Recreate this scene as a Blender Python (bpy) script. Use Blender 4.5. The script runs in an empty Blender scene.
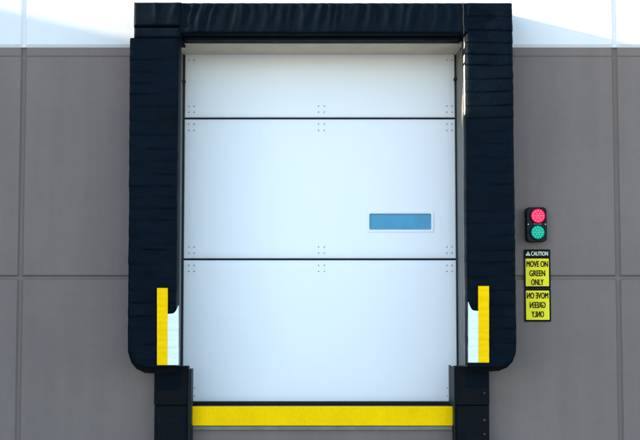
import bpy, bmesh, math, random
from mathutils import Vector, Matrix, noise
random.seed(7)
S = bpy.context.scene
C = S.collection
R = math.radians

# ------------------------------------------------------------------ camera
D, HC, F = 10.6, 2.1, 1187.0
TH = math.atan(80.0 / F)
cam = bpy.data.cameras.new('camera'); camo = bpy.data.objects.new('camera', cam); C.objects.link(camo)
cam.sensor_width = 36; cam.lens = F * 36 / 640; cam.clip_end = 3000; cam.clip_start = 0.05
camo.location = (0, -D, HC); camo.rotation_euler = (R(90) + TH, 0, 0)
S.camera = camo

def at(px, py, Y=0.0):
    """point seen at pixel (640x440) lying in the plane y=Y"""
    x = (px - 320) / F; v = (220 - py) / F
    dy = math.cos(TH) - v * math.sin(TH); dz = math.sin(TH) + v * math.cos(TH)
    t = (Y + D) / dy
    return Vector((x * t, Y, HC + dz * t))
def Z(py, Y=0.0): return at(320, py, Y).z
def X(px, py, Y=0.0): return at(px, py, Y).x

# ------------------------------------------------------------------ materials
def mat(name, col, rough=0.6, metal=0.0, spec=0.5, var=0.0, vscale=3.0, bump=0.0, bscale=60.0, coat=0.0, emis=None, estr=0.0,
        streak=0.0, speck=0.0, rvar=0.0, tint=None, bdist=0.02, mottle=0.0):
    m = bpy.data.materials.new(name); m.use_nodes = True
    nt = m.node_tree; n = nt.nodes; l = nt.links
    b = n['Principled BSDF']
    b.inputs['Roughness'].default_value = rough; b.inputs['Metallic'].default_value = metal
    b.inputs['Specular IOR Level'].default_value = spec
    if coat: b.inputs['Coat Weight'].default_value = coat; b.inputs['Coat Roughness'].default_value = 0.25
    col = tuple(col) + (1,)
    b.inputs['Base Color'].default_value = col
    tc = n.new('ShaderNodeTexCoord')
    def nz(scale, detail=5, rough_=0.6, vec=None, stretch=None):
        t = n.new('ShaderNodeTexNoise'); t.inputs['Scale'].default_value = scale
        t.inputs['Detail'].default_value = detail; t.inputs['Roughness'].default_value = rough_
        if stretch:
            mp = n.new('ShaderNodeMapping'); mp.inputs['Scale'].default_value = stretch
            l.new(tc.outputs['Object'], mp.inputs['Vector']); l.new(mp.outputs['Vector'], t.inputs['Vector'])
        else: l.new(tc.outputs['Object'], t.inputs['Vector'])
        return t.outputs['Fac']
    def ramp(fac, lo, hi, a=0.22, c=0.78):
        mr = n.new('ShaderNodeMapRange'); l.new(fac, mr.inputs['Value'])
        mr.inputs['From Min'].default_value = a; mr.inputs['From Max'].default_value = c
        mr.inputs['To Min'].default_value = lo; mr.inputs['To Max'].default_value = hi
        return mr.outputs['Result']
    def mul(cs, fs):
        vm = n.new('ShaderNodeVectorMath'); vm.operation = 'SCALE'
        if isinstance(cs, tuple): vm.inputs[0].default_value = cs[:3]
        else: l.new(cs, vm.inputs[0])
        l.new(fs, vm.inputs['Scale']); return vm.outputs['Vector']
    cur = col; changed = False
    if tint:
        mx = n.new('ShaderNodeMix'); mx.data_type = 'RGBA'
        l.new(ramp(nz(vscale * 0.7, 4), 0, 1, 0.35, 0.68), mx.inputs['Factor'])
        mx.inputs['A'].default_value = col; mx.inputs['B'].default_value = tuple(tint) + (1,)
        cur = mx.outputs['Result']; changed = True
    if var: cur = mul(cur, ramp(nz(vscale), 1 - var, 1 + var)); changed = True
    if mottle: cur = mul(cur, ramp(nz(vscale * 9, 6, 0.7), 1 - mottle, 1 + mottle)); changed = True
    if streak: cur = mul(cur, ramp(nz(2.0, 4, 0.6, stretch=(3.2, 3.2, 0.22)), 1 - streak, 1 + streak * 0.5)); changed = True
    if speck: cur = mul(cur, ramp(nz(160, 2, 0.5), 1 - speck, 1 + speck)); changed = True
    if changed: l.new(cur, b.inputs['Base Color'])
    if rvar: l.new(ramp(nz(vscale * 1.7, 4), rough - rvar, rough + rvar), b.inputs['Roughness'])
    if bump:
        bp = n.new('ShaderNodeBump'); bp.inputs['Strength'].default_value = bump; bp.inputs['Distance'].default_value = bdist
        l.new(nz(bscale, 4), bp.inputs['Height']); l.new(bp.outputs['Normal'], b.inputs['Normal'])
    if emis:
        b.inputs['Emission Color'].default_value = tuple(emis) + (1,); b.inputs['Emission Strength'].default_value = estr
    return m

M = {}
M['grey_wall'] = mat('grey_painted_concrete', (0.183, 0.133, 0.110), 0.85, var=0.09, vscale=0.9, bump=0.25, bscale=90, streak=0.09, speck=0.06, mottle=0.05, bdist=0.006)
M['white_wall'] = mat('white_painted_concrete', (0.72, 0.67, 0.62), 0.8, var=0.03, vscale=1.2, bump=0.2, bscale=90, streak=0.035, speck=0.02, bdist=0.006)
M['vinyl'] = mat('navy_black_vinyl', (0.0004, 0.0036, 0.0074), 0.62, spec=0.06, var=0.35, vscale=4, bump=0.3, bscale=22, rvar=0.08, bdist=0.012)
M['vinyl_dark'] = mat('black_vinyl', (0.002, 0.003, 0.004), 0.7, spec=0.08, var=0.3, vscale=5, bump=0.3, bscale=30)
M['white_vinyl'] = mat('white_vinyl', (0.78, 0.80, 0.77), 0.5, var=0.05, vscale=7, mottle=0.04, bump=0.15, bscale=40)
M['yellow_vinyl'] = mat('yellow_vinyl', (0.98, 0.55, 0.0), 0.6, spec=0.04, var=0.06, vscale=6, mottle=0.05, bump=0.15, bscale=40)
M['yellow_paint'] = mat('yellow_paint', (0.98, 0.56, 0.0), 0.6, spec=0.04, var=0.08, vscale=4, mottle=0.08, bump=0.12, bscale=30, streak=0.05)
M['door'] = mat('white_door_skin', (0.86, 0.815, 0.805), 0.28, bump=0.06, bscale=1.3, coat=0.2, bdist=0.05)
M['door_frame'] = mat('white_plastic', (0.86, 0.81, 0.80), 0.35, var=0.02)
M['pane'] = mat('blue_glazing', (0.04, 0.28, 0.46), 0.16, spec=0.3, var=0.2, vscale=5)
M['gasket'] = mat('black_rubber', (0.005, 0.007, 0.009), 0.7, spec=0.3, var=0.3, vscale=8)
M['tan'] = mat('tan_painted_steel', (0.66, 0.54, 0.38), 0.6, var=0.12, vscale=5, mottle=0.1, bump=0.1)
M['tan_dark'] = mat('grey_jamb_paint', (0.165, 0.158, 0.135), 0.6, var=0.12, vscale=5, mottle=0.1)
M['cream'] = mat('cream_backing_board', (0.42, 0.36, 0.27), 0.8, var=0.1, vscale=5, mottle=0.1)
M['welt'] = mat('grey_welt', (0.035, 0.032, 0.03), 0.8, spec=0.1, var=0.8, vscale=9)
M['track'] = mat('dark_steel_track', (0.02, 0.02, 0.022), 0.5, metal=0.6, var=0.3, vscale=8)
M['bolt'] = mat('zinc_bolt', (0.40, 0.43, 0.45), 0.5, metal=0.2)
M['rubber'] = mat('laminated_rubber', (0.0022, 0.003, 0.0042), 0.66, spec=0.10, var=0.4, vscale=9, bump=0.4, bscale=45, mottle=0.3)
M['black_steel'] = mat('black_steel', (0.004, 0.006, 0.009), 0.5, spec=0.16, metal=0.0, var=0.4, vscale=8, mottle=0.3, bump=0.15)
M['rust'] = mat('rusty_bolt', (0.09, 0.045, 0.03), 0.7, metal=0.3, var=0.4, vscale=40)
M['deck'] = mat('dark_deck_steel', (0.03, 0.03, 0.03), 0.6, metal=0.5, var=0.4, vscale=7)
M['curb'] = mat('grey_curb_steel', (0.17, 0.155, 0.14), 0.6, var=0.25, vscale=9, mottle=0.2)
M['yard'] = mat('concrete_yard', (0.42, 0.385, 0.345), 0.9, var=0.12, vscale=0.3, mottle=0.1, bump=0.3, bscale=40)
M['floor'] = mat('floor_concrete', (0.25, 0.25, 0.24), 0.6, var=0.1)
M['roof'] = mat('roof_membrane', (0.5, 0.5, 0.48), 0.8, var=0.1)
M['lamp_black'] = mat('black_plastic', (0.004, 0.004, 0.005), 0.5, spec=0.2, var=0.2, vscale=20)
M['lamp_screw'] = mat('bright_screw', (0.6, 0.6, 0.62), 0.3, metal=0.9)
M['red'] = mat('red_lens', (0.25, 0.005, 0.03), 0.35, spec=0.2, emis=(1.0, 0.02, 0.09), estr=0.17)
M['red_led'] = mat('red_led', (0.4, 0.03, 0.06), 0.4, spec=0.2, emis=(1.0, 0.12, 0.22), estr=0.28)
M['green'] = mat('green_lens', (0.0, 0.10, 0.07), 0.35, spec=0.2, emis=(0.0, 0.36, 0.24), estr=0.13)
M['green_led'] = mat('green_led', (0.01, 0.20, 0.15), 0.4, spec=0.2, emis=(0.04, 0.72, 0.50), estr=0.17)
M['sign_black'] = mat('sign_black', (0.004, 0.004, 0.004), 0.6, spec=0.1, var=0.2, vscale=10)
M['sign_yellow'] = mat('sign_yellow', (0.93, 0.74, 0.02), 0.5, spec=0.15, var=0.05, vscale=10, mottle=0.05)
M['sign_white'] = mat('sign_white', (0.80, 0.78, 0.55), 0.5)

# ------------------------------------------------------------------ mesh helpers
def link(name, bm, m, parent=None, smooth=False, origin=None):
    bmesh.ops.recalc_face_normals(bm, faces=bm.faces)
    me = bpy.data.meshes.new(name)
    if origin is not None: bmesh.ops.translate(bm, verts=bm.verts, vec=-Vector(origin))
    bm.to_mesh(me); bm.free()
    ms = m if isinstance(m, list) else [m]
    for q in ms: me.materials.append(q)
    if smooth:
        for p in me.polygons: p.use_smooth = True
    o = bpy.data.objects.new(name, me); C.objects.link(o)
    if origin is not None: o.location = origin
    if parent: o.parent = parent; o.location = Vector(o.location) - wpos(parent)
    return o
def wpos(o):
    v = Vector((0, 0, 0))
    while o: v += o.location; o = o.parent
    return v
def thing(name, label, cat, loc=(0, 0, 0), group=None):
    o = bpy.data.objects.new(name, None); C.objects.link(o); o.location = loc
    o.empty_display_size = 0.2
    o['label'] = label; o['category'] = cat
    if group: o['group'] = group
    return o
def box(bm, x0, x1, y0, y1, z0, z1, bev=0.0, seg=2):
    r = bmesh.ops.create_cube(bm, size=1)
    for v in r['verts']:
        v.co = Vector(((x0 + x1) / 2 + v.co.x * (x1 - x0), (y0 + y1) / 2 + v.co.y * (y1 - y0), (z0 + z1) / 2 + v.co.z * (z1 - z0)))
    if bev:
        es = set(e for v in r['verts'] for e in v.link_edges)
        bmesh.ops.bevel(bm, geom=list(es), offset=bev, segments=seg, affect='EDGES', profile=0.5)
def prism(bm, pts, y0, y1):
    """polygon (x,z) extruded between y0 and y1"""
    a = [bm.verts.new((x, y0, z)) for x, z in pts]; b = [bm.verts.new((x, y1, z)) for x, z in pts]
    bm.faces.new(a); bm.faces.new(b[::-1])
    for i in range(len(pts)):
        j = (i + 1) % len(pts); bm.faces.new((a[i], b[i], b[j], a[j]))
def cyl(bm, c, r, y0, y1, n=20, dome=0.0):
    rings = [(r, y1), (r, y0)]
    if dome: rings += [(r * 0.8, y0 - dome * 0.55), (r * 0.45, y0 - dome * 0.9)]
    vs = []
    for rr, y in rings:
        vs.append([bm.verts.new((c[0] + rr * math.cos(2 * math.pi * k / n), y, c[1] + rr * math.sin(2 * math.pi * k / n))) for k in range(n)])
    for a, b in zip(vs, vs[1:]):
        for k in range(n): bm.faces.new((a[k], a[(k + 1) % n], b[(k + 1) % n], b[k]))
    bm.faces.new(vs[0][::-1]); bm.faces.new(vs[-1])
def grid_wall(bm, xs, zs, skip, y=0.0):
    """xs, zs: (coordinate, groove depth); skip(x,z) cells are left open"""
    vm = {}
    def V(i, k):
        if (i, k) not in vm:
            vm[(i, k)] = bm.verts.new((xs[i][0], y + max(xs[i][1], zs[k][1]), zs[k][0]))
        return vm[(i, k)]
    for i in range(len(xs) - 1):
        for k in range(len(zs) - 1):
            if skip((xs[i][0] + xs[i + 1][0]) / 2, (zs[k][0] + zs[k + 1][0]) / 2): continue
            bm.faces.new((V(i, k), V(i + 1, k), V(i + 1, k + 1), V(i, k + 1)))
def lerp_list(vals, step):
    out = []
    for a, b in zip(vals, vals[1:]):
        n = max(1, int(abs(b[0] - a[0]) / step))
        for q in range(n):
            t = q / n; out.append((a[0] + (b[0] - a[0]) * t, a[1] + (b[1] - a[1]) * t))
    out.append(vals[-1]); return out

# ------------------------------------------------------------------ key sizes
YD = 0.35                      # door face behind the wall face
xL, xR = X(181.6, 230, YD), X(457.6, 230, YD)     # clear opening at the jambs
zTop = Z(54.6, YD); zDock = Z(404.5, YD)
zBand = Z(47.5)                # white above, grey below
zJoint = Z(277.5)
gL, gR = X(21, 230), X(617.5, 230)

# ------------------------------------------------------------------ setting
bm = bmesh.new()
v = [bm.verts.new(p) for p in ((-900, -1400, 0), (900, -1400, 0), (900, 700, 0), (-900, 700, 0))]
bm.faces.new(v)
o = link('ground', bm, M['yard']); o['kind'] = 'structure'

# ------------------------------------------------------------------ warehouse
XW = -14.0; XE = 12.0; ZR = 8.6; SHADE_WING = 10.5; WH = 7.33
wh = thing('warehouse', 'warehouse wall of grey concrete panels with a white painted band along its top', 'building', (0, 0, 0))
def groove(c, w=0.022, d=0.014, b=0.010): return [(c - w, 0), (c - b, d), (c + b, d), (c + w, 0)]
pitch = gR - gL
xs = [(XW, 0)]
for g in (gL - 2 * pitch, gL - pitch, gL, gR, gR + pitch):
    if XW < g < XE: xs += groove(g, 0.027, 0.02, 0.015)
xs += [(xL, 0), (xR, 0), (XE, 0)]
xs.sort()
zU = Z(57)
zs = [(0, 0)] + groove(zJoint, 0.024, 0.022, 0.008) + [(zDock - 0.16, 0), (zTop, 0)] + groove(zU, 0.014, 0.008, 0.004) + [(zBand, 0), (zBand + 0.001, 0)]
zs = sorted(zs)[:-1]
op = lambda x, z: xL < x < xR and zDock - 0.16 < z < zTop
bm = bmesh.new(); grid_wall(bm, xs, zs, op); link('lower_wall', bm, M['grey_wall'], wh)
# the white band starts on a small sloping ledge and stands 12 mm proud
zs2 = [(zBand, 0.0), (zBand + 0.026, -0.016), (ZR, -0.016)]
bm = bmesh.new()
vm = {}
for i, (x, d) in enumerate(xs):
    for k, (z, yy) in enumerate(zs2): vm[i, k] = bm.verts.new((x, yy + (d * 0.8 if k else 0), z))
for i in range(len(xs) - 1):
    for k in range(2):
        if k == 0 and xL < (xs[i][0] + xs[i + 1][0]) / 2 < xR: continue      # the lintel takes its place over the door
        bm.faces.new((vm[i, k], vm[i + 1, k], vm[i + 1, k + 1], vm[i, k + 1]))
link('upper_wall', bm, M['white_wall'], wh)
# jambs, soffit and the dock apron behind the wall face
T = 0.52
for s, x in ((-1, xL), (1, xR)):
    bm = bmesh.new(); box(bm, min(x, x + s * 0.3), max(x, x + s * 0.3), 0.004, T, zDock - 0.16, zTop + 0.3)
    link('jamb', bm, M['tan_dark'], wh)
bm = bmesh.new(); box(bm, xL - 0.002, xR + 0.002, -0.112, T, zTop, zTop + 0.035); link('lintel', bm, M['tan'], wh)
# the wing and its coping, unseen, added to shade the wall; then the roof
bm = bmesh.new(); box(bm, XW - 9, XW, -SHADE_WING, -0.002, 0.001, WH); link('shade_wing', bm, M['grey_wall'], wh)
bm = bmesh.new(); box(bm, XW - 9, XW + 0.05, -SHADE_WING - 0.05, -0.02, WH + 0.001, WH + 0.12, 0.01); link('shade_wing_coping', bm, M['white_wall'], wh)
bm = bmesh.new(); box(bm, XW - 9, XE + 0.05, -0.06, 14, ZR + 0.001, ZR + 0.14, 0.01); link('roof', bm, M['roof'], wh)
bm = bmesh.new(); box(bm, XE - 0.3, XE - 0.002, 0.01, 13.9, 0.001, ZR); link('side_wall', bm, M['grey_wall'], wh)
bm = bmesh.new(); box(bm, XW - 9, XE - 0.31, 13.6, 13.9, 0.001, ZR); link('rear_wall', bm, M['grey_wall'], wh)
bm = bmesh.new(); box(bm, XW - 8.9, XW - 0.003, 0.0, 0.3, 0.001, ZR); link('front_wall', bm, M['grey_wall'], wh)
bm = bmesh.new(); box(bm, XW, XE - 0.31, T + 0.001, 13.5, zDock - 0.17, zDock - 0.002); link('dock_floor', bm, M['floor'], wh)

# ------------------------------------------------------------------ door
door = thing('dock_door', 'white sectional dock door with two seams and a narrow window slot', 'dock door', ((xL + xR) / 2, YD, zDock))
dx0, dx1 = X(183.6, 230, YD), X(456.0, 230, YD)
s1, s2 = Z(118.3, YD), Z(259.3, YD)
zb = Z(401.6, YD)
bounds = [(s1 + 0.0085, zTop + 0.03), (s2 + 0.0085, s1 - 0.0085), (zb, s2 - 0.0085)]
wx0, wx1, wz0, wz1 = X(369, 220, YD), X(431.5, 220, YD), Z(230, YD), Z(213.3, YD)
panels = []
def door_panel(z0, z1, hole=None):
    bm = bmesh.new()
    xs = [dx0, dx1]; zz = [z0, z1]
    if hole: xs = [dx0, hole[0], hole[1], dx1]; zz = [z0, hole[2], hole[3], z1]
    # skin with pulled-back rounded edges, finely divided so that it can bow slightly
    X_ = []; r = 0.012
    for a, b in zip(xs, xs[1:]):
        n = max(1, int((b - a) / 0.06)); X_ += [a + (b - a) * k / n for k in range(n)]
    X_.append(xs[-1]); X_ = sorted(set(X_ + [dx0 + r * q for q in (0.15, 0.5, 1)] + [dx1 - r * q for q in (0.15, 0.5, 1)]))
    Z_ = []
    for a, b in zip(zz, zz[1:]):
        n = max(1, int((b - a) / 0.06)); Z_ += [a + (b - a) * k / n for k in range(n)]
    Z_.append(zz[-1]); Z_ = sorted(set(Z_ + [z0 + r * q for q in (0.15, 0.5, 1)] + [z1 - r * q for q in (0.15, 0.5, 1)]))
    def dep(x, z):
        e = min(x - dx0, dx1 - x, z - z0, z1 - z); y = 0
        if e < r: t = 1 - e / r; y = r * (1 - math.sqrt(max(0, 1 - t * t)))
        return YD + y + 0.0022 * noise.noise(Vector((x * 1.3, z * 1.6, 3.1)))
    vm = {}
    def V(i, k):
        if (i, k) not in vm: vm[i, k] = bm.verts.new((X_[i], dep(X_[i], Z_[k]), Z_[k]))
        return vm[i, k]
    for i in range(len(X_) - 1):
        for k in range(len(Z_) - 1):
            cx, cz = (X_[i] + X_[i + 1]) / 2, (Z_[k] + Z_[k + 1]) / 2
            if hole and hole[0] < cx < hole[1] and hole[2] < cz < hole[3]: continue
            bm.faces.new((V(i, k), V(i + 1, k), V(i + 1, k + 1), V(i, k + 1)))
    be = [e for e in bm.edges if e.is_boundary]
    for e in be: e.smooth = False
    ex = bmesh.ops.extrude_edge_only(bm, edges=be)
    for g in ex['geom']:
        if isinstance(g, bmesh.types.BMVert): g.co.y = YD + 0.045
    return link('door_panel', bm, M['door'], door, smooth=True)
for k, (z0, z1) in enumerate(bounds):
    panels.append(door_panel(z0, z1, (wx0, wx1, wz0, wz1) if k == 1 else None))
for o in panels:
    for p in o.data.polygons: p.use_smooth = p.normal.y < -0.3
bm = bmesh.new(); box(bm, dx0 - 0.005, dx1 + 0.005, YD + 0.05, YD + 0.08, zDock + 0.01, zTop + 0.04); link('backing_sheet', bm, M['gasket'], door)
for z in (s1, s2):
    bm = bmesh.new(); box(bm, dx0, dx1, YD + 0.014, YD + 0.044, z - 0.006, z + 0.006); link('seam_gasket', bm, M['gasket'], door)
bm = bmesh.new(); box(bm, dx0, dx1, YD + 0.004, YD + 0.046, zDock + 0.001, zb - 0.001, 0.003); link('bottom_seal', bm, M['gasket'], door)
for s, x in ((-1, dx0), (1, dx1)):
    bm = bmesh.new(); w = 0.0165
    a, b = (x - w, x - 0.0015) if s < 0 else (x + 0.0015, x + w)
    box(bm, a, b, YD + 0.006, YD + 0.1, zDock + 0.001, zTop - 0.001)
    link('guide_track', bm, M['track'], door)
    # stop bracket on the jamb at the second hinge
    xb = xL + 0.001 if s < 0 else xR - 0.001; zz = Z(82 if s < 0 else 80, YD)
    bm = bmesh.new()
    box(bm, min(xb, xb - s * 0.03), max(xb, xb - s * 0.03), YD - 0.07, YD - 0.012, zz - 0.008, zz + 0.008, 0.002)
    link('stop_bracket', bm, M['track'], door)
# window slot
fr = None
bm = bmesh.new()
ox0, ox1, oz0, oz1 = wx0 - 0.022, wx1 + 0.022, wz0 - 0.022, wz1 + 0.020
def rrect(x0, x1, z0, z1, r, n=6):
    p = []
    for cx, cz, a in ((x1 - r, z1 - r, 0), (x0 + r, z1 - r, 90), (x0 + r, z0 + r, 180), (x1 - r, z0 + r, 270)):
        for k in range(n + 1):
            t = R(a + 90 * k / n); p.append((cx + r * math.cos(t), cz + r * math.sin(t)))
    return p
def ring(bm, outer, inner, y0, y1, lip=0.0):
    n = len(outer)
    A = [bm.verts.new((x, y1, z)) for x, z in outer]; B = [bm.verts.new((x, y0 + lip, z)) for x, z in outer]
    Cc = [bm.verts.new((x * .5 + a * .5, y0, z * .5 + b * .5)) for (x, z), (a, b) in zip(outer, inner)]
    Dd = [bm.verts.new((x, y0 + lip, z)) for x, z in inner]; E = [bm.verts.new((x, y1, z)) for x, z in inner]
    for P, Q in ((A, B), (B, Cc), (Cc, Dd), (Dd, E), (E, A)):
        for k in range(n): bm.faces.new((P[k], P[(k + 1) % n], Q[(k + 1) % n], Q[k]))
ring(bm, rrect(ox0, ox1, oz0, oz1, 0.022), rrect(wx0 + .003, wx1 - .003, wz0 + .003, wz1 - .003, 0.012), YD - 0.0065, YD + 0.02, 0.001)
win = link('window', bm, M['door_frame'], door)
bm = bmesh.new(); prism(bm, rrect(wx0 + .004, wx1 - .004, wz0 + .004, wz1 - .004, 0.011), YD + 0.012, YD + 0.026)
link('pane', bm, M['pane'], win)
# hinge bolts in fours at every seam
bm = bmesh.new(); cyl(bm, (0, 0), 0.0075, 0.0, 0.006, 10, dome=0.003)
b0 = link('bolt', bm, M['bolt']); first = True
def bolt(px, py, par):
    global first
    o = b0 if first else b0.copy()
    if not first: C.objects.link(o)
    first = False
    o.parent = par; o.location = at(px, py, YD - 0.003) - wpos(par)
for px in (189, 194.3, 318.5, 324.3, 446.8, 452):
    for dy in (-12.2, -6.2): bolt(px, 118.3 + dy, panels[0])
    for dy in (5.8, 12): bolt(px, 118.3 + dy, panels[1])
    for dy in (-12.4, -6.2): bolt(px, 259.3 + dy, panels[1])
    for dy in (6, 12): bolt(px, 259.3 + dy, panels[2])
for px in (189, 194.3, 446.8, 452): bolt(px, 60.2, panels[0])
for px in (194.5, 447): 
    for py in (388, 396): bolt(px, py, panels[2])

# ------------------------------------------------------------------ dock leveler (yellow lip between the bumpers)
lx0, lx1 = X(191.9, 415, -0.06), X(453.0, 415, -0.06)
lev = thing('dock_leveler', 'dock leveler with a yellow painted lip below the white door', 'dock leveler', (0, 0, zDock - 0.2))
bm = bmesh.new(); box(bm, lx0 + 0.002, lx1 - 0.002, -0.02, T, zDock - 0.05, zDock - 0.003); link('deck_plate', bm, M['deck'], lev)
zl1, zl0 = Z(406.4, -0.06), Z(425.8, -0.06)
bm = bmesh.new(); box(bm, lx0, lx1, -0.06, -0.022, zl0, zl1, 0.007, 3); link('lip', bm, M['yellow_paint'], lev)
bm = bmesh.new(); box(bm, lx0 + 0.004, lx1 - 0.004, -0.032, -0.002, Z(430, -0.03), zl0 - 0.004, 0.004); link('curb_angle', bm, M['curb'], lev)
bm = bmesh.new(); box(bm, lx0 + 0.003, lx1 - 0.003, 0.0, 0.06, zDock - 0.159, zDock - 0.051); link('header_plate', bm, M['deck'], lev)

# ------------------------------------------------------------------ dock seal
PF = -0.40                      # front of the pads
seal = thing('dock_seal', 'navy black vinyl dock seal framing the white door on three sides', 'dock seal', (0, 0, Z(366, PF)))
def arc(cx, cy, r, a0, a1, n=5): return [(cx + r * math.cos(R(a0 + (a1 - a0) * k / n)), cy + r * math.sin(R(a0 + (a1 - a0) * k / n))) for k in range(n + 1)]
def side_pad(s):
    """s=-1 left, 1 right; a tall foam pad under overlapping horizontal pleats"""
    if s < 0: xin, xo_b, xo_t = X(177.0, 200, PF), X(127.2, 350, PF), X(129.3, 60, PF)
    else: xin, xo_b, xo_t = X(466.6, 200, PF), X(517.0, 350, PF), X(513.2, 60, PF)
    z0, z1 = Z(367, PF), Z(38 if s < 0 else 3, PF)
    zb_out = Z(366.5, PF); rc = 0.155
    bm = bmesh.new(); rows = []
    nz_ = int((z1 - z0) / 0.006)
    zc = z1; pitches = []
    pz = z1
    rnd = random.Random(5 + s)
    while pz > z0 - 0.2:
        pitches.append(pz); pz -= 0.112 + rnd.uniform(-0.02, 0.02)
    def pleat(z, x):
        # droop: pleat edges sag a little
        zz = z + 0.010 * noise.noise(Vector((x * 3.2, z * 2.0, 11 + s))) + 0.004 * noise.noise(Vector((x * 11, z * 3, 31 + s)))
        for a, b in zip(pitches, pitches[1:]):
            if b < zz <= a:
                t = (a - zz) / (a - b)            # 0 at top of this pleat, 1 at its lower edge
                k = max(0, min(1, 0.45 + 0.9 * noise.noise(Vector((x * 3.5, b * 9.3, s * 4.0)))))
                amp = 0.002 + 0.013 * k * k + (0.009 if s > 0 and b > z1 - 1.05 else 0)
                return amp * (0.35 * math.sin(math.pi * t / 0.9) + 0.65 * (t / 0.9) ** 1.4) if t < 0.9 else 0.65 * amp * (1 - (t - 0.9) / 0.1)
        return 0
    for k in range(nz_ + 1):
        z = z0 + (z1 - z0) * k / nz_
        t = (z - Z(350, PF)) / (Z(60, PF) - Z(350, PF))
        xo = xo_b + (xo_t - xo_b) * t
        dzb = z - z0
        if dzb < rc:                              # rounded lower outer corner
            q = rc - dzb; xo -= s * (rc - math.sqrt(max(0, rc * rc - q * q))) * 0.95
        w = abs(xo - xin)
        prof = []                                 # (u across from inner edge 0..w, y)
        rr = 0.035
        prof += [(0.0, -0.22)]
        prof += [(rr + a, PF + rr + b) for a, b in [(rr * math.cos(R(t_)), -rr * math.sin(R(t_))) for t_ in (180, 157, 135, 112, 90)]]
        nn = 12
        prof += [(rr + (w - 2 * rr) * q / nn, PF) for q in range(1, nn)]
        prof += [(w - rr + a, PF + rr + b) for a, b in [(rr * math.cos(R(t_)), -rr * math.sin(R(t_))) for t_ in (90, 67, 45, 22, 0)]]
        prof += [(w, -0.2), (w, -0.001)]
        prof += [(0.02, -0.001), (0.02, -0.215)]
        row = []
        for i, (u, y) in enumerate(prof):
            x = xin + s * u
            if y < -0.19:
                p = pleat(z, x)
                wr = 0.006 * noise.noise(Vector((x * 7, z * 15, 2.0 + s))) + 0.003 * noise.noise(Vector((x * 22, z * 30, 5.0 + s))) + 0.009 * noise.noise(Vector((x * 3, z * 2.2, 7.0 + s)))
                if y < PF + 0.02: y -= p + wr
                else:
                    x += (1 if u > w / 2 else -1) * s * (p * 0.35 + wr * 0.35)
            row.append(bm.verts.new((x, y, z)))
        rows.append(row)
    n = len(rows[0])
    for a, b in zip(rows, rows[1:]):
        for i in range(n): bm.faces.new((a[i], a[(i + 1) % n], b[(i + 1) % n], b[i]))
    bm.faces.new(rows[0][::-1]); bm.faces.new(rows[-1])
    pad = link('side_pad', bm, M['vinyl'], seal, smooth=True)
    # cream board behind the pad, along the opening
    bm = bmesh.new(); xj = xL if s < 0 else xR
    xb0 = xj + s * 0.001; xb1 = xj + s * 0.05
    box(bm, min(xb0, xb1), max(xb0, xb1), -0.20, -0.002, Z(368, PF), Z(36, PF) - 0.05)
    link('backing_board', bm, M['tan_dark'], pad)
    if s < 0: return pad
    bm = bmesh.new(); xi0 = xin - s * 0.005; xi1 = xin + s * 0.012
    box(bm, min(xi0, xi1), max(xi0, xi1), PF + 0.03, PF + 0.11, Z(114, PF), Z(35.5, PF), 0.003)
    link('side_lining', bm, M['cream'], pad)
    bm = bmesh.new(); n_ = 60; ringv = []          # thin welt where the head meets this pad
    for k in range(n_ + 1):
        z = Z(35, PF) + (Z(3.5, PF) - Z(35, PF)) * k / n_
        cxx = X(463.2, 20, PF) + 0.009 * noise.noise(Vector((0.3, z * 9, 2))); cy = PF - 0.030 + 0.003 * noise.noise(Vector((4, z * 8, 1)))
        ringv.append([bm.verts.new((cxx + 0.003 * math.cos(a * math.pi / 4), cy + 0.012 * math.sin(a * math.pi / 4), z)) for a in range(8)])
    for a_, b_ in zip(ringv, ringv[1:]):
        for i in range(8): bm.faces.new((a_[i], a_[(i + 1) % 8], b_[(i + 1) % 8], b_[i]))
    bm.faces.new(ringv[0][::-1]); bm.faces.new(ringv[-1])
    link('welt', bm, M['welt'], pad, smooth=True)
    # rear skirt of the pad: a dark flap showing below its rounded corner
    return pad
padL = side_pad(-1); padR = side_pad(1)
def rear_flap(s, pad):
    bm = bmesh.new()
    if s < 0: P = [(128.5, 340), (129, 356), (131.5, 363), (136.5, 369), (145, 373), (155, 373.5), (176, 372), (176, 340)]
    else: P = [(515.5, 340), (515, 355), (512.5, 362), (507, 367.5), (499, 371), (489, 371.5), (468, 371), (468, 340)]
    pts = [(at(a, b, -0.30).x, at(a, b, -0.30).z) for a, b in P]
    prism(bm, pts, -0.30, -0.29); link('rear_flap', bm, M['vinyl_dark'], pad)
rear_flap(-1, padL); rear_flap(1, padR)
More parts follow.
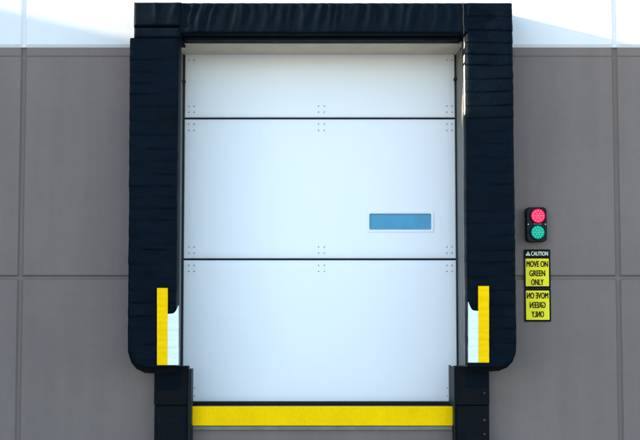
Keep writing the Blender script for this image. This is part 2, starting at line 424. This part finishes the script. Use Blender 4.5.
def stripes(s, pad):
    yf = PF - 0.020
    def strip(name, P, m, y0, y1, n_row=24):
        # patch that follows the pad: subdivided strip with a little waviness
        bm = bmesh.new(); prism(bm, [(at(a, b, y0).x, at(a, b, y0).z) for a, b in P], y0, y1)
        return link(name, bm, m, pad)
    def wavy(name, a0, a1, b0, b1, m, dy, edge=None):
        bm = bmesh.new(); n = 70; mcol = 8
        vm = {}
        for k in range(n + 1):
            for i in range(mcol + 1):
                px = a0 + (a1 - a0) * i / mcol; top = b0
                if edge: top = edge((px - a0) / (a1 - a0))
                py = top + (b1 - top) * k / n
                p = at(px, py, yf)
                w = 0.0022 * math.sin(p.z * 62 + s) + 0.004 * noise.noise(Vector((p.x * 6, p.z * 9, s * 3)))
                vm[i, k] = bm.verts.new((p.x + 0.0015 * noise.noise(Vector((0, p.z * 14, i))), yf - dy - abs(w), p.z))
        for i in range(mcol):
            for k in range(n): bm.faces.new((vm[i, k], vm[i + 1, k], vm[i + 1, k + 1], vm[i, k + 1]))
        ex = bmesh.ops.extrude_edge_only(bm, edges=[e for e in bm.edges if e.is_boundary])
        for g in ex['geom']:
            if isinstance(g, bmesh.types.BMVert): g.co.y = yf + 0.045
        return link(name, bm, m, pad, smooth=False)
    if s < 0:
        wavy('yellow_guide_strip', 157.2, 167.6, 288, 365, M['yellow_vinyl'], 0.010)
        wavy('white_wear_patch', 167.6, 178.3, 314, 365, M['white_vinyl'], 0.006, lambda t: 314 - 1.0 * t - 7.5 * max(0, (t - 0.45) / 0.55) ** 2.2)
        cap = [(167.8, 286), (178.4, 286), (178.4, 304), (177.5, 309), (175.5, 312.2), (172.5, 313.6), (167.8, 314)]
    else:
        wavy('yellow_guide_strip', 478.3, 488.9, 286, 362.5, M['yellow_vinyl'], 0.010)
        wavy('white_wear_patch', 468.4, 478.3, 311, 362.5, M['white_vinyl'], 0.006, lambda t: 311 - 1.0 * (1 - t) - 8.0 * max(0, (0.55 - t) / 0.55) ** 2.2)
stripes(-1, padL); stripes(1, padR)

# left end cap of the head: two stacked flaps over the top of the left pad
def soft_block(name, x0, x1, z0, z1, yf, yb, m, fn, nx=40, nz=20, rr=0.03, par=None, rbr=0.0):
    """cushion with a free front surface fn(x,z) (forward displacement)"""
    bm = bmesh.new(); vm = {}
    for i in range(nx + 1):
        for k in range(nz + 1):
            u, w = i / nx, k / nz
            x = x0 + (x1 - x0) * u; z = z0 + (z1 - z0) * w
            e = min(x - x0, x1 - x, z - z0, z1 - z)
            y = yf
            if e < rr: t = 1 - e / rr; y = yf + rr * (1 - math.sqrt(max(0, 1 - t * t)))
            f = fn(x, z) * min(1, e / rr + 0.15)
            vm[i, k] = bm.verts.new((x, y - f, z + 0.25 * fn(x, z) * (0.3 if k in (0, nz) else 0)))
    for i in range(nx):
        for k in range(nz): bm.faces.new((vm[i, k], vm[i + 1, k], vm[i + 1, k + 1], vm[i, k + 1]))
    ex = bmesh.ops.extrude_edge_only(bm, edges=[e for e in bm.edges if e.is_boundary])
    nv = [g for g in ex['geom'] if isinstance(g, bmesh.types.BMVert)]
    for g in nv: g.co.y = yb
    be = [e for e in bm.edges if e.is_boundary]
    bmesh.ops.contextual_create(bm, geom=be)
    o = link(name, bm, m, par, smooth=True)
    for p in o.data.polygons: p.use_smooth = abs(p.normal.y) > 0.15
    return o
def calm(x, z): return 0.006 * noise.noise(Vector((x * 6, z * 9, 4))) + 0.006 * noise.noise(Vector((x * 2.5, z * 3, 1)))
PH = PF - 0.012
hx0, hx1 = X(133.8, 20, PH), X(511.3, 20, PH)
xa, xb = X(181.2, 20, PH), X(463.0, 20, PH)
zt = Z(2.3, PH)
rnd = random.Random(21)
folds = []
x = xa + 0.03
while x < xb - 0.03:
    left = (x - xa) / (xb - xa)
    folds.append((x, rnd.uniform(0.0045, 0.010) * (1.15 - 0.5 * left), rnd.uniform(0.020, 0.036), rnd.uniform(0.12, 0.42), rnd.uniform(0.15, 0.5), rnd.uniform(-1, 1)))
    x += rnd.uniform(0.045, 0.11)
hz0 = Z(34.0, PH)
def head_fold(x, z):
    w = (z - hz0) / (zt - hz0); h = 0
    for fx, amp, wd, sl, fade, cv in folds:
        c = fx + sl * (z - zt) * 0.55 * -1 * -1 + cv * 0.03 * math.sin(w * 3.0)
        d = (x - c) / (wd * (1.25 - 0.35 * w))
        if abs(d) < 3: h += amp * math.exp(-d * d) * max(0.0, min(1, (w + 0.25 - fade * 0.5) / 0.55))
    h += 0.006 * noise.noise(Vector((x * 7, z * 4, 5)))
    # gathered top edge
    h += 0.006 * w * w * math.sin(x * 62 + 3 * noise.noise(Vector((x * 3, 0, 0)))) * max(0, w - 0.75) * 4
    return h
head = soft_block('head_pad', xa - 0.03, xb + 0.06, hz0, zt, PH, -0.04, M['vinyl'], head_fold, 420, 36, 0.03, seal)
# dark underside roll and back board of the head
bm = bmesh.new(); zr0 = Z(39.2, -0.32)
box(bm, xa + 0.004, xb - 0.004, -0.31, -0.14, zr0, hz0 - 0.002, 0.02, 4); link('lower_roll', bm, M['vinyl'], head)
bm = bmesh.new(); box(bm, xL - 0.02, xR + 0.02, -0.135, -0.004, zTop + 0.037, zr0 + 0.05); link('head_board', bm, M['vinyl_dark'], head)
# end flaps, left
zA, zB = Z(26.7, PH), Z(38.2, PH)
soft_block('end_flap', hx0, xa - 0.001, zA, zt, PH - 0.020, -0.03, M['vinyl'], lambda x, z: calm(x, z) + 0.012 * math.exp(-((x - xa + 0.10 - 0.3 * (z - zA)) / 0.03) ** 2) * ((z - zA) / (zt - zA)) + 0.010 * math.exp(-((x - xa + 0.22) / 0.02) ** 2) * ((z - zA) / (zt - zA)), 44, 26, 0.03, head)
soft_block('end_flap', hx0 + 0.002, xa - 0.003, zB, zA - 0.002, PH - 0.008, -0.03, M['vinyl'], calm, 40, 12, 0.025, head)

# ------------------------------------------------------------------ bumpers
def bumper(s, label):
    yb = -0.15
    if s < 0: x0, x1 = X(154.2, 400, yb), X(187.6, 400, yb); fx0, fx1 = X(187.9, 400, yb), X(191.4, 400, yb)
    else: x0, x1 = X(455.2, 400, yb), X(489.3, 400, yb); fx0, fx1 = X(453.9, 400, yb), X(455.0, 400, yb)
    ztop, zstep, zbot = Z(366.5, yb), Z(405.3, yb), 0.42
    t = thing('dock_bumper', label, 'dock bumper', ((x0 + x1) / 2, 0, zbot), 'dock bumpers beside the yellow lip')
    bm = bmesh.new(); box(bm, x0, x1, yb - 0.014, -0.002, zstep + 0.002, ztop, 0.006); link('upper_block', bm, M['rubber'], t)
    bm = bmesh.new()
    box(bm, x0 + 0.002, x1 - 0.001, yb, -0.002, zbot, zstep - 0.002, 0.006)
    link('lower_block', bm, M['rubber'], t)
    bm = bmesh.new()      # steel angle: a face flange and a leg back to the wall
    zt_ = Z(369.3 if s < 0 else 367.5, yb)
    if s < 0: box(bm, fx0, fx1, yb - 0.02, 0.0 - 0.002, zbot - 0.02, zt_, 0.004)
    else:     # this one runs back into the doorway above the deck
        prof = [(yb - 0.02, zbot - 0.02), (-0.002, zbot - 0.02), (-0.002, zDock + 0.004), (0.26, zDock + 0.004), (0.26, zt_), (yb - 0.02, zt_)]
        A_ = [bm.verts.new((fx0, y, z)) for y, z in prof]; B_ = [bm.verts.new((fx1, y, z)) for y, z in prof]
        bm.faces.new(A_); bm.faces.new(B_[::-1])
        for k in range(6): bm.faces.new((A_[k], B_[k], B_[(k + 1) % 6], A_[(k + 1) % 6]))
    link('steel_angle', bm, M['black_steel'], t)
    # smooth wear pad on the upper face
    if s < 0: a, b, c, d = X(157.5, 380, yb), X(180.5, 380, yb), Z(389, yb), Z(368.3, yb)
    else: a, b, c, d = X(466, 380, yb), X(487.3, 380, yb), Z(387.6, yb), Z(368, yb)
    bm = bmesh.new(); box(bm, a, b, yb - 0.021, yb - 0.0145, c, d, 0.003); link('wear_pad', bm, M['vinyl'], t)
    xbolt = x1 - 0.045 if s > 0 else x0 + 0.045
    for py in (420, 434):
        z = Z(py, yb); bm = bmesh.new(); cyl(bm, (xbolt, z), 0.010, yb - 0.008, yb + 0.01, 10, 0.004)
        link('bolt', bm, M['rust'] if s > 0 else M['black_steel'], t)
    bm = bmesh.new(); cyl(bm, (xbolt, Z(393, yb)), 0.009, yb - 0.022, yb, 10, 0.004); link('bolt', bm, M['rust'] if s > 0 else M['black_steel'], t)
    bm = bmesh.new(); box(bm, x0 - 0.0, x1, -0.03, -0.0015, zbot - 0.1, zbot - 0.022); link('base_plate', bm, M['black_steel'], t)
bumper(-1, 'black dock bumper at the left end of the yellow lip')
bumper(1, 'black dock bumper with rusty bolts, at the right end of the yellow lip')

# ------------------------------------------------------------------ signal light
yl = -0.09
cx = X(536.6, 224, yl); lz1, lz0 = Z(207.2, yl), Z(241.8, yl)
lx0_, lx1_ = X(526.4, 224, yl), X(547, 224, yl)
sig = thing('signal_light', 'black dock signal light with lit red and green lamps on grey wall', 'signal light', (cx, 0, lz0))
bm = bmesh.new()
P = rrect(lx0_, lx1_, lz0, lz1, 0.035)
A = [bm.verts.new((x, -0.002, z)) for x, z in P]; B = [bm.verts.new((x, yl + 0.008, z)) for x, z in P]
ins = [(cx + (x - cx) * 0.93, (lz0 + lz1) / 2 + (z - (lz0 + lz1) / 2) * 0.96) for x, z in P]
E = [bm.verts.new((x, yl, z)) for x, z in ins]
for p, q in ((A, B), (B, E)):
    for k in range(len(P)): bm.faces.new((p[k], p[(k + 1) % len(P)], q[(k + 1) % len(P)], q[k]))
bm.faces.new(E); bm.faces.new(A[::-1]); link('housing', bm, M['lamp_black'], sig)
for nm, py, px, r, mm, ml in (('red_lens', 215.9, 538.0, 0.063, 'red', 'red_led'), ('green_lens', 232.3, 537.8, 0.061, 'green', 'green_led')):
    c = at(px, py, yl)
    bm = bmesh.new()
    o1 = [(c.x + (r + .007) * math.cos(2 * math.pi * k / 32), c.z + (r + .007) * math.sin(2 * math.pi * k / 32)) for k in range(32)]
    i1 = [(c.x + (r + .001) * math.cos(2 * math.pi * k / 32), c.z + (r + .001) * math.sin(2 * math.pi * k / 32)) for k in range(32)]
    ring(bm, o1, i1, yl - 0.022, yl + 0.002, 0.003); link('lens_rim', bm, M['lamp_black'], sig)
    bm = bmesh.new(); cyl(bm, (c.x, c.z), r, yl - 0.004, yl + 0.003, 32, 0.008); ln = link(nm, bm, M[mm], sig, smooth=False)
    bm = bmesh.new()
    for rad, n in ((0, 1), (r * 0.36, 6), (r * 0.72, 12)):
        for k in range(n):
            a = 2 * math.pi * k / n
            cyl(bm, (c.x + rad * math.cos(a), c.z + rad * math.sin(a)), r * 0.115, yl - 0.0145, yl - 0.004, 8, 0.002)
    link('led_cluster', bm, M[ml], ln)
for px in (528.2, 545.4):
    c = at(px, 224.3, yl); bm = bmesh.new(); cyl(bm, (c.x, c.z), 0.006, yl - 0.003, yl + 0.002, 10, 0.002); link('screw', bm, M['lamp_screw'], sig)
c0, c1 = at(533.5, 224.3, yl), at(541.5, 223.3, yl)
bm = bmesh.new(); box(bm, c0.x, c1.x, yl - 0.004, yl + 0.001, c0.z - 0.003, c1.z, 0.001); link('divider', bm, M['curb'], sig)
# conduit stub behind the housing top is not visible in the photo: none built

# ------------------------------------------------------------------ signs
def text_mesh(txt, x, z, h, w, y, m, par, flip=False, off=0.0, name='lettering'):
    cu = bpy.data.curves.new('t', 'FONT'); cu.body = txt; cu.align_x = 'CENTER'; cu.extrude = 0.002; 
    to = bpy.data.objects.new('t', cu); C.objects.link(to)
    bpy.context.view_layer.update()
    me = bpy.data.meshes.new_from_object(to.evaluated_get(bpy.context.evaluated_depsgraph_get()))
    bpy.data.objects.remove(to); bpy.data.curves.remove(cu)
    xs = [v.co.x for v in me.vertices]; ys = [v.co.y for v in me.vertices]
    sx = w / (max(xs) - min(xs)); sz = h / (max(ys) - min(ys)); mx = (max(xs) + min(xs)) / 2; my = (max(ys) + min(ys)) / 2
    for v in me.vertices:
        q = (v.co.x - mx) * sx * (-1 if flip else 1); v.co = Vector((x + q, y - 0.0012 + (0.0006 if v.co.z > 0 else 0) * -1, z + (v.co.y - my) * sz))
    if flip: me.flip_normals()
    if off:
        b2 = bmesh.new()
        for q, (ox, oz) in enumerate(((-off, 0), (off, 0), (0, 0.6 * off), (0, -0.6 * off))):
            tmp = me.copy()
            for v in tmp.vertices: v.co += Vector((ox, -0.0002 * q, oz))
            b2.from_mesh(tmp); bpy.data.meshes.remove(tmp)
        b2.to_mesh(me); b2.free()
    me.name = name; me.materials.clear(); me.materials.append(m)
    o = bpy.data.objects.new(name, me); C.objects.link(o); o.parent = par; o.location = -wpos(par)
    return o
ys = -0.010
sx0, sx1 = X(524.2, 285, ys), X(550.6, 285, ys)
zt1, zm, zb2 = Z(249.3, ys), Z(288.6, ys), Z(321.8, ys)
scx = (sx0 + sx1) / 2
def sign(label, z0, z1, y0, lines, flip, header):
    t = thing('caution_sign' if header else 'mirrored_sign', label, 'sign', (scx, 0, z0))
    bm = bmesh.new(); prism(bm, rrect(sx0, sx1, z0 + 0.001, z1 - 0.001, 0.008), ys, -0.0025); link('plate', bm, M['sign_black'], t)
    a, b = sx0 + 0.014, sx1 - 0.014
    yt, yb_ = y0
    bm = bmesh.new(); prism(bm, rrect(a, b, Z(yb_, ys), Z(yt, ys), 0.004), ys - 0.002, ys + 0.001); link('yellow_panel', bm, M['sign_yellow'], t)
    for txt, py, w in lines:
        text_mesh(txt, scx, Z(py, ys), 0.052, w, ys - 0.003, M['sign_black'], t, flip, 0.0018)
    if header:
        text_mesh('CAUTION', scx + 0.022, Z(253.6, ys), 0.036, 0.150, ys - 0.001, M['sign_white'], t, False, 0.0012)
        zc = Z(253.6, ys); xx = scx - 0.080; bm = bmesh.new()
        prism(bm, [(xx - 0.022, zc - 0.018), (xx + 0.022, zc - 0.018), (xx, zc + 0.021)], ys - 0.0022, ys + 0.001); tri = link('warning_triangle', bm, M['sign_white'], t)
        bm = bmesh.new(); prism(bm, [(xx - 0.003, zc + 0.008), (xx - 0.002, zc - 0.006), (xx + 0.002, zc - 0.006), (xx + 0.003, zc + 0.008)], ys - 0.0034, ys - 0.001)
        prism(bm, [(xx - 0.003, zc - 0.009), (xx - 0.003, zc - 0.014), (xx + 0.003, zc - 0.014), (xx + 0.003, zc - 0.009)], ys - 0.0034, ys - 0.001)
        link('exclamation_mark', bm, M['sign_black'], tri)
L3 = lambda a, b, c: [('MOVE ON', a, 0.188), ('GREEN', b, 0.138), ('ONLY', c, 0.108)]
sign('black and yellow sign reading CAUTION MOVE ON GREEN ONLY under the signal light', zm, zt1, (258.6, 286.2), L3(264.0, 273.2, 282.2), False, True)
sign('yellow sign with its words MOVE ON GREEN ONLY mirrored, the lower of two', zb2, zm, (290.6, 319.8), L3(295.6, 305.0, 314.2), True, False)

# ------------------------------------------------------------------ light
dirv = Vector((1.08, 0.17, -0.264))
sun = bpy.data.lights.new('sun', 'SUN'); so = bpy.data.objects.new('sun', sun); C.objects.link(so)
sun.energy = 2.5; sun.angle = R(0.53); sun.color = (1.0, 0.89, 0.70)
so.rotation_euler = dirv.to_track_quat('-Z', 'Y').to_euler(); so.location = (-30, -10, 12)
el = math.asin(-dirv.normalized().z); az = math.atan2(-dirv.x, -dirv.y)   # towards the sun, from +Y clockwise
w = bpy.data.worlds.new('World'); S.world = w; w.use_nodes = True
nt = w.node_tree; bg = nt.nodes['Background']
sky = nt.nodes.new('ShaderNodeTexSky'); sky.sky_type = 'NISHITA'; sky.sun_disc = False
sky.sun_elevation = el; sky.sun_rotation = az; sky.air_density = 1.0; sky.dust_density = 0.4; sky.ozone_density = 2.0
nt.links.new(sky.outputs['Color'], bg.inputs['Color']); bg.inputs['Strength'].default_value = 0.15
S.view_settings.view_transform = 'Standard'; S.view_settings.look = 'None'
S.view_settings.gamma = 1; S.view_settings.use_curve_mapping = False
S.view_settings.exposure = 2.42
S.cycles.max_bounces = 6
